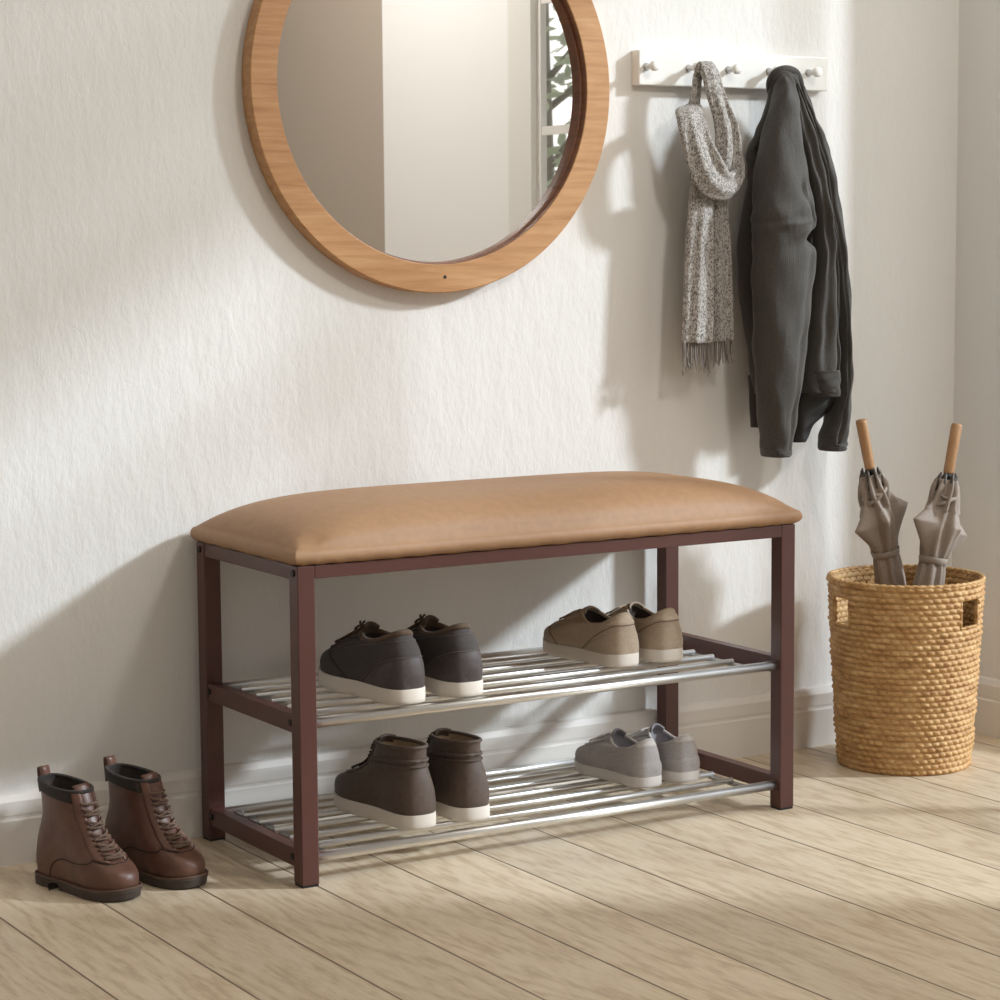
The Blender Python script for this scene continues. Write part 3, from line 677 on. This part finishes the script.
# ------------------------------------------------------------ jacket
jk = thing('jacket', 'dark charcoal jacket hanging by its collar from the fourth knob', 'jacket', (0.99, YW - 0.02, 1.0885))
joff = Vector((-0.99, -(YW - 0.02), -1.0885))
def drape(rows, folds=(), nr=56, sub=8, cap=True, seed=0, wr=0.0010, dents=()):
    """rows: (py, x left, x right, depth centre, half depth); closed tapering cloth volume"""
    bm = bmesh.new(); k = len(rows) - 1
    T = [Vector((r[0], r[1], r[2])) for r in rows]; D = [Vector((r[3], r[4], 0)) for r in rows]; R = []
    rs = random.Random(seed); ph = [rs.uniform(0, 6) for _ in range(6)]
    for i in range(k*sub + 1):
        t = i/sub; a = catmull(T, t); d = catmull(D, t)
        xc = (a.y + a.z)/2; c = at(xc, a.x, d.x); dist = (c - CAM).dot(FWD); h = max(0.5, (a.z - a.y)/2)*dist/FPX
        b = d.y; ha = math.sqrt(max((h*0.25)**2, h*h - (b*.52)**2))/.854
        q = []
        for j in range(nr):
            th = 2*PI*j/nr; cx_ = math.cos(th); sx_ = math.sin(th)
            x = ha*math.copysign(abs(cx_)**.85, cx_); y = b*math.copysign(abs(sx_)**.9, sx_)
            if sx_ < 0:
                u = cx_
                for (u0, u1, wd, amp) in folds:
                    uc = u0 + (u1 - u0)*t/k; y += amp*math.exp(-((u - uc)/wd)**2)*min(1, -sx_*2)
            if sx_ < 0:
                for (pd, ud, wp, wu, amp) in dents:
                    y += amp*math.exp(-((a.x - pd)/wp)**2 - ((cx_ - ud)/wu)**2)
            y += wr*math.sin(7*t + 3*th + ph[0]) + wr*math.sin(3.1*t - 5*th + ph[1])
            x += wr*math.sin(4.3*t + ph[2] + 2*th)
            q.append(c + Vector((x, y, 0)) + joff)
        R.append(q)
    rings(bm, R, cap, cap); return bm
# body: back panel, wide, close to the wall
obj('body', drape([(70, 779, 793, .262, .010), (78, 771, 798, .266, .014), (95, 767, 803, .272, .018), (120, 760, 811, .280, .020), (140, 750, 818, .286, .022), (155, 744, 823, .288, .024), (175, 746, 829, .290, .026), (200, 742, 833, .290, .028), (255, 735, 838, .288, .032), (300, 738, 842, .288, .034), (345, 745, 843, .288, .034), (392, 751, 840, .29, .030)],
                  folds=((-.75, -.6, .12, .012),), seed=1), M['jacket'], jk, smooth=True)
obj('hem_corner', drape([(375, 748, 766, .300, .010), (405, 749.5, 766, .300, .010), (427, 750.5, 766, .300, .010)], seed=2, wr=.0003), M['jdark'], jk, smooth=True)
# front left sleeve, broad at the shoulder, hanging to a cuff
DN = [(185 + 4*k, .30 + .045*k, 5, .10, .0045) for k in range(10)] + [(237, .95, 9, .42, .026), (238, .55, 6, .30, .010), (262, .15, 26, .12, -.003)]
slv = obj('sleeve', drape([(74, 780, 790, .250, .008), (84, 775, 795, .250, .016), (110, 769, 800, .246, .024), (150, 758, 804, .240, .031), (190, 753, 811, .236, .036), (215, 752, 816, .232, .040), (228, 752, 817, .232, .041), (245, 752, 817, .234, .037), (280, 752, 814, .234, .036), (320, 753, 809, .234, .036), (360, 754, 805, .234, .034), (400, 757, 799, .238, .031), (436, 760, 793, .242, .028), (452, 761.5, 790.5, .242, .026)],
                  folds=((.9, .2, .10, .004),), seed=3, dents=DN), M['jacket'], jk, smooth=True)
obj('cuff', drape([(449, 761.3, 790.9, .242, .0262), (451, 761.2, 791, .242, .0268), (455, 761.5, 790.5, .242, .0265), (456.5, 763, 789, .242, .024)], seed=3, wr=.0003), M['jacket'], slv, smooth=True)
# front panel between the sleeves, one broad soft roll
obj('front_panel', drape([(84, 788, 798, .262, .012), (110, 790, 808, .256, .018), (150, 796, 822, .250, .024), (190, 803, 829, .248, .028), (230, 808, 834, .248, .030), (270, 808, 837, .248, .030), (320, 804, 838, .248, .030), (360, 800, 839, .250, .030), (392, 799, 838, .252, .028)],
                  folds=((.25, .55, .10, .012), (-.35, -.2, .25, .006)), seed=5, dents=((232, -.1, 8, .3, .006), (215, .0, 10, .3, -.004))), M['jacket'], jk, smooth=True)
obj('hem_band', drape([(370, 800, 839.5, .250, .0305), (378, 800.5, 839.5, .251, .0305), (388, 803, 839.5, .252, .0295), (396, 810, 839, .254, .026)], seed=5, wr=.0005), M['jdark'], jk, smooth=True)
# lining seen under the hem, and hidden sleeve end
obj('lining', drape([(385, 795, 838, .275, .020), (405, 793, 836, .277, .018), (425, 792, 814, .28, .014), (442, 792, 806, .28, .010)], seed=7, wr=.0006), M['jlin'], jk, smooth=True)
# right sleeve
slr = obj('sleeve', drape([(86, 793, 804, .272, .010), (110, 797, 813, .274, .016), (135, 801, 823, .274, .022), (158, 806, 831, .272, .024), (190, 812, 837, .270, .025), (230, 820, 843, .269, .026), (275, 826, 847.5, .268, .027), (330, 829, 850, .267, .028), (370, 830, 850.5, .267, .028), (410, 826, 849.5, .268, .028), (436, 820, 847, .268, .026), (446, 819, 845.5, .268, .025)],
                  folds=((-.2, -.3, .10, .006),), seed=8), M['jacket'], jk, smooth=True)
obj('cuff', drape([(443, 819, 846, .268, .0255), (445, 818.8, 846, .268, .0260), (449, 819, 845.5, .268, .0255), (450.5, 821, 844, .268, .022)], seed=8, wr=.0003), M['jacket'], slr, smooth=True)
# collar bunched over the knob
bm = bmesh.new()
for pts, w in (([(771, 96, .285), (770, 84, .272), (775, 74, .262), (785, 70, .258), (795, 73, .262), (800, 84, .270), (801, 98, .28)], .0075), ([(774, 92, .272), (776, 80, .258), (785, 75, .250), (794, 80, .256), (798, 94, .265)], .006)):
    a = [at(*p) + joff for p in pts]; k = len(a) - 1
    tube(bm, [catmull(a, k*i/24) for i in range(25)], [w*(0.5 + .5*math.sin(PI*min(1, max(0, i/24)))**.5 + .001) for i in range(25)], 12)
obj('collar', bm, M['jdark'], jk, smooth=True)

# ------------------------------------------------------------ basket
BX, BY = 1.14, 0.15
bk = thing('woven_basket', 'round woven straw basket with cut-out handles, in the corner of the room', 'basket', (BX, BY, 0))
def basket():
    R0, R1, H = 0.1035, 0.1215, 0.2975; rows = 33; per = 52; nu = per*8; nv = rows*7
    bm = bmesh.new(); G = []
    rb = random.Random(11); jit = [[rb.uniform(.6, 1.2) for _ in range(per*2 + 2)] for _ in range(rows + 2)]
    def hole(th, z):
        for c in (math.radians(171), math.radians(-74)):
            d = (th - c + PI) % (2*PI) - PI
            if abs(d)*0.118 < 0.0230 and 0.229 < z < 0.272: return True
        return False
    for j in range(nv + 1):
        z = H*j/nv; f = j/nv; rr = R0 + (R1 - R0)*f**.85; row = []
        rowi = min(rows - 1, int(z/H*rows)); v = z/H*rows - rowi
        for i in range(nu):
            th = 2*PI*i/nu; sh = 0.5*(rowi % 2); u = (i/8 + sh + 0.35*(v - .5)) ; iu = int(u) % per; fu = u - math.floor(u)
            a = abs(math.sin(PI*fu))**.42 * max(0, math.sin(PI*v))**.75
            d = 0.0047*a*jit[rowi][iu] + 0.0006*math.sin(th*3 + rowi)
            p = (rr + d - .002)
            if j == 0: p = rr - .001
            row.append(bm.verts.new((p*math.cos(th), p*math.sin(th), z)))
        G.append(row)
    for j in range(nv):
        for i in range(nu):
            if hole(2*PI*(i + .5)/nu, H*(j + .5)/nv): continue
            bm.faces.new((G[j][i], G[j][(i+1) % nu], G[j+1][(i+1) % nu], G[j+1][i]))
    for v in [v for v in bm.verts if not v.link_faces]: bm.verts.remove(v)
    o = obj('basket_wall', bm, M['woven'], bk, smooth=True)
    s = o.modifiers.new('solid', 'SOLIDIFY'); s.thickness = 0.005; s.offset = -1
    bm = bmesh.new(); tube(bm, [((R1 - .0015 + .0008*math.sin(i*.9))*math.cos(2*PI*i/360), (R1 - .0015 + .0008*math.sin(i*.9))*math.sin(2*PI*i/360), H + .0006*math.sin(i*1.1)) for i in range(360)], .0030, 8, True)
    obj('rim', bm, M['woven'], bk, smooth=True)
    bm = bmesh.new(); tube(bm, [(0, 0, .002), (0, 0, .007)], R0 - .003, 64); obj('basket_base', bm, M['woven'], bk)
    for c in (171, -74):
        bm = bmesh.new(); c = math.radians(c); rr = R0 + (R1-R0)*(.255/H)**.85 - .0012
        P = []
        for a, zz in ((-.0235, .2285), (.0235, .2285), (.0235, .2725), (-.0235, .2725)):
            th = c + a/.118; P.append(Vector(((rr)*math.cos(th), rr*math.sin(th), zz)))
        pts = []
        for a, b in zip(P, P[1:] + P[:1]):
            for i in range(8): pts.append(a.lerp(b, i/8))
        tube(bm, pts, .0022, 6, True); obj('handle_edge', bm, M['woven'], bk, smooth=True)
basket()

# ------------------------------------------------------------ umbrellas
def umbrella(label, top, low, Y, wings, swirl, seed):
    A = at(*top, Y); Bp = at(*low, Y); ax = (A - Bp).normalized()
    # foot of the umbrella rests in the basket
    t_end = (A.z - 0.016)/(-(-ax.z)); foot = A - ax*t_end
    um = thing('folded_umbrella', label, 'umbrella', foot, 0, 'umbrellas in the basket')
    Lt = t_end; S1 = ax.cross(Vector((0, 1, 0))).normalized(); S1 = S1 if S1.x > 0 else -S1; S2 = ax.cross(S1)
    if S2.y > 0: S2 = -S2       # towards the viewer side
    P = lambda s, a, r: ax*s + (S1*math.cos(a) + S2*math.sin(a))*r      # s from the foot
    h0 = Lt - 0.079
    bm = bmesh.new(); tube(bm, [ax*h0, ax*(h0 + .003), ax*(Lt - .04), ax*(Lt - .003), ax*Lt], [.0076, .0082, .0086, .0088, .0080], 24); obj('handle', bm, M['hwood'], um, smooth=True)
    bm = bmesh.new(); tube(bm, [ax*(h0 - .022), ax*(h0 - .008), ax*(h0 - .007), ax*(h0 + .001)], [.0042, .0042, .0066, .0066], 16); tube(bm, [ax*.0, ax*.05], [.003, .0045], 10)
    obj('shaft', bm, M['black'], um, smooth=True)
    ct = h0 - .010                    # cloth top
    prof = [(ct, .0155), (ct - .012, .019), (ct - .028, .0205), (ct - .045, .022), (ct - .060, .0235), (ct - .074, .0245), (ct - .085, .0240), (ct - .10, .0225), (ct - .118, .0205), (ct - .130, .0185), (ct - .145, .0205), (ct - .18, .022), (ct - .22, .019), (.05, .010), (.03, .005)]
    bm = bmesh.new(); nr = 96; R = []; rs = random.Random(seed)
    PV = [Vector((a, b, 0)) for a, b in prof]
    for i in range((len(prof)-1)*7 + 1):
        q = catmull(PV, i/7); s, r = q.x, q.y; d = ct - s; row = []
        pl = 0.22 if d < .05 else .12
        tw = swirl*min(1, d/.07)*1.4
        for j in range(nr):
            a = 2*PI*j/nr; rad = r*(1 + pl*math.sin(8*a + tw*3.0 + .4*math.sin(3*a + seed)) + .07*math.sin(13*a + seed + s*60)*(1 if d < .05 else .2))
            for (wa, wd, wl, wh) in wings:
                dd = (a - wa + PI) % (2*PI) - PI
                k = max(0, 1 - abs(d - wd)/(.050 if d > wd else .034))**1.15 * max(0, 1 - abs(dd)/.75)**1.6
                rad += wl*k
            row.append(P(s, a, rad))
        R.append(row)
    rings(bm, R); obj('canopy', bm, M['umb'], um, smooth=True)
    bm = bmesh.new()
    rr = [[P(s, 2*PI*j/48, r) for j in range(48)] for s, r in ((ct - .123, .0222), (ct - .124, .0232), (ct - .133, .0215), (ct - .134, .0205))]
    rings(bm, rr, False, False); obj('strap', bm, M['umb'], um, smooth=True)
    for k in range(8):                # rib ends standing up round the shaft
        a = 2*PI*k/8 + .2; bm = bmesh.new(); e = rs.uniform(0, .006)
        tube(bm, [P(ct - .02, a, .016), P(ct - .004, a, .0165), P(ct + .002 + e, a, .0135 + rs.uniform(-.002, .002)), P(ct + .007 + e, a, .012)], [.0035, .0034, .0026, .0008], 8)
        obj('rib_tip', bm, M['ribtip'], um, smooth=True)
    for k in range(5):                # gathered cloth rolls below the rib ends
        bm = bmesh.new(); z0 = .012 + k*.010
        tube(bm, [P(ct - z0 - .018*math.sin(i/20*PI/1.2), .3 + k*.9 + i*.13, .0200 + .0012*k) for i in range(21)], [.0034*math.sin(PI*(i + .6)/21.2) for i in range(21)], 8)
        obj('cloth_roll', bm, M['umb'], um, smooth=True)
    return um
umbrella('folded taupe umbrella with wooden handle leaning left in the basket', (861, 420), (891, 583), .172,
         ((PI - .15, .076, .035, 0), (.15, .062, .036, 0), (1.9, .070, .016, 0), (-1.6, .07, .02, 0)), 1.0, 1)
umbrella('folded taupe umbrella with wooden handle leaning right in the basket', (957, 424), (929, 583), .112,
         ((0.1, .080, .034, 0), (PI - .15, .070, .038, 0), (1.1, .074, .016, 0), (-1.6, .07, .02, 0)), -1.0, 2)

# ------------------------------------------------------------ garden tree seen through the window in the mirror
def tree(loc, seed, label):
    tr = thing('garden_tree', label, 'tree', loc); tr.scale = (1.5, 1.5, 1.35); rt = random.Random(seed)
    bm = bmesh.new(); tube(bm, [(0, 0, 0), (.03, .02, .8), (0, .05, 1.6), (.05, 0, 2.3)], [.08, .06, .045, .02], 10)
    for k in range(9):
        a = rt.uniform(0, 6.28); z = rt.uniform(.6, 2.0); tube(bm, [(0, 0, z), (.4*math.cos(a), .4*math.sin(a), z + .3), (.8*math.cos(a), .8*math.sin(a), z + .5)], [.018, .012, .005], 6)
    obj('trunk', bm, M['bark'], tr, smooth=True)
    bm = bmesh.new()
    for k in range(1500):
        a = rt.uniform(0, 6.28); r = 1.0*rt.random()**.5; z = rt.uniform(.5, 2.7); c = Vector((r*math.cos(a), r*math.sin(a), z))
        d = Vector((rt.uniform(-1, 1), rt.uniform(-1, 1), rt.uniform(-.6, .6))).normalized(); e = d.orthogonal().normalized(); l = rt.uniform(.035, .07); w = l*.35
        vs = [bm.verts.new(c + p) for p in (-d*l, e*w - d*l*.2, e*w*.8 + d*l*.4, d*l, -e*w*.8 + d*l*.4, -e*w - d*l*.2)]
        bm.faces.new(vs)
    obj('foliage', bm, M['leaf'], tr)
tree((6.7, -9.45, -0.12), 3, 'leafy green garden tree seen in the mirror through the window')
